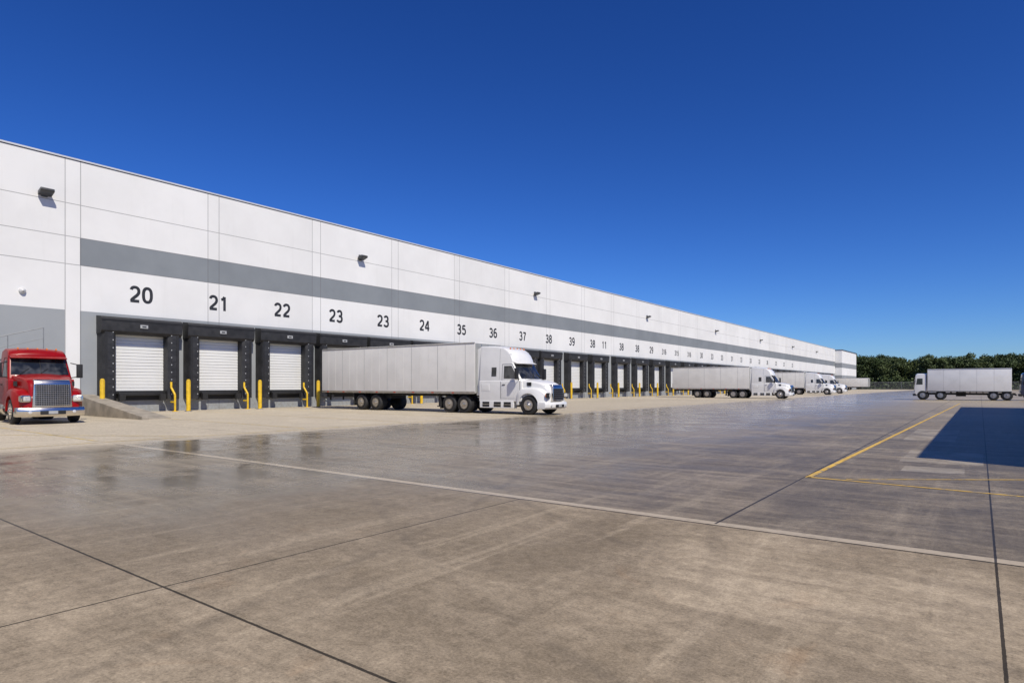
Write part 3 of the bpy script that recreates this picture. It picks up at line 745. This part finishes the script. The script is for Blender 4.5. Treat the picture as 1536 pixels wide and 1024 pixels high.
# ------------------------------------------------------------ trees
def tree_meshes(seed, H, R):
    rnd = random.Random(seed)
    b = B(); t = bmesh.new(); segs = 7; rings = []
    for i in range(7):
        z = H * .75 * i / 6; r = .34 * (1 - .75 * i / 6) + (.15 if i == 0 else 0)
        rings.append([t.verts.new((r * math.cos(a * 2 * math.pi / segs) + .12 * math.sin(i), r * math.sin(a * 2 * math.pi / segs), z)) for a in range(segs)])
    for A, C in zip(rings, rings[1:]):
        for i in range(segs): t.faces.new([A[i], A[(i + 1) % segs], C[(i + 1) % segs], C[i]])
    b.merge(t, BARK)
    blobs = []
    for i in range(26):
        z = H * rnd.uniform(.18, .90); k = 1 - abs(z / H - .5) * 1.1
        a = rnd.uniform(0, 6.28); rr = R * k * rnd.uniform(.2, .95)
        blobs.append((Vector((rr * math.cos(a), rr * math.sin(a), z)), rnd.uniform(.9, 1.7)))
    blobs.append((Vector((0, 0, H * .92)), 1.1))
    for c, r in blobs[:9]: b.tube((0.05, 0, c.z * .6), c, .07, BARK, 5)
    trunk = b.mesh('trunk')
    L = B(); m = LEAFS[seed % 2]
    for c, r in blobs:
        for j in range(int(140 * r)):
            d = Vector((rnd.gauss(0, 1), rnd.gauss(0, 1), rnd.gauss(0, .8))).normalized() * r * rnd.uniform(.5, 1.15)
            p = c + d; n = Vector((rnd.uniform(-1, 1), rnd.uniform(-1, 1), rnd.uniform(-1, 1))).normalized()
            u = n.orthogonal().normalized(); v = n.cross(u); s = rnd.uniform(.15, .32)
            L.poly([p + u * s, p + v * s * .7, p - u * s, p - v * s * .7], m)
    return trunk, L.mesh('crown', 180)
TV = [tree_meshes(i, 11.4 + (i % 3) * .6, 3.7 + (i % 2) * .6) for i in range(5)]
for row in range(3):
    x = -75 + row * 1.3
    while x < 95:
        tk, cr = TV[random.randrange(5)]
        s = random.uniform(.90, 1.08) * (0.97 + .04 * row)
        tr = empty('tree', (x, 272 + row * 6 + random.uniform(-2, 2), 0), random.uniform(0, 6.28), 'dense green tree in the row beyond the yard', 'tree', 'trees beyond the yard fence')
        tr.scale = (s * random.uniform(1.0, 1.2), s * 1.1, s)
        mk('trunk', tk, tr); mk('crown', cr, tr)
        x += random.uniform(2.8, 4.4)
rnd = random.Random(3); L = B()
for i in range(14000):
    p = Vector((rnd.uniform(-85, 100), 265 + rnd.uniform(0, 6), rnd.uniform(0, 4.6) * rnd.random() + .1)); n = Vector((rnd.uniform(-1, 1), rnd.uniform(-1, 1), rnd.uniform(-.3, 1))).normalized()
    u = n.orthogonal().normalized(); v = n.cross(u); s = rnd.uniform(.2, .5); L.poly([p + u * s, p + v * s, p - u * s, p - v * s], LEAFS[0])
o = L.obj('undergrowth'); tag(o, 'dark green bushes under the tree line', 'bushes', kind='stuff')

# ------------------------------------------------------------ light
EL = math.radians(48); hx, hy = 0.92, -0.392
S = Vector((hx * math.cos(EL), hy * math.cos(EL), math.sin(EL)))
ld = bpy.data.lights.new('sun', 'SUN'); ld.energy = 4.95; ld.angle = math.radians(0.5); ld.color = (1.0, 0.935, 0.805)
lo = bpy.data.objects.new('sun', ld); COL.objects.link(lo); lo.rotation_euler = S.to_track_quat('Z', 'Y').to_euler(); lo.location = (20, -20, 60)
w = bpy.data.worlds.new('World'); scene.world = w; w.use_nodes = True
nt = w.node_tree; bg = nt.nodes['Background']
sky = nt.nodes.new('ShaderNodeTexSky'); sky.sky_type = 'NISHITA'; sky.sun_disc = False
sky.sun_elevation = EL; sky.sun_rotation = math.atan2(hx, hy)
sky.air_density = 1.0; sky.dust_density = 0.0; sky.ozone_density = 4.0
hs = nt.nodes.new('ShaderNodeHueSaturation'); hs.inputs['Saturation'].default_value = 1.18
gm = nt.nodes.new('ShaderNodeGamma'); gm.inputs['Gamma'].default_value = 1.23
mx = nt.nodes.new('ShaderNodeMix'); mx.data_type = 'RGBA'; mx.blend_type = 'MULTIPLY'; mx.inputs[0].default_value = 1.0
mx.inputs[7].default_value = (0.52, 0.74, 1.22, 1)
nt.links.new(sky.outputs[0], hs.inputs['Color']); nt.links.new(hs.outputs[0], gm.inputs['Color']); nt.links.new(gm.outputs[0], mx.inputs[6]); nt.links.new(mx.outputs[2], bg.inputs['Color'])
bg.inputs['Strength'].default_value = 0.058

cd = bpy.data.cameras.new('camera'); cam = bpy.data.objects.new('camera', cd); COL.objects.link(cam)
cam.location = (0, 0, 1.4); cam.rotation_euler = (math.pi / 2, 0, math.radians(36.87))
cd.sensor_width = 36; cd.lens = 21.94; cd.shift_y = 0.043; cd.clip_start = 0.05; cd.clip_end = 6000
scene.camera = cam
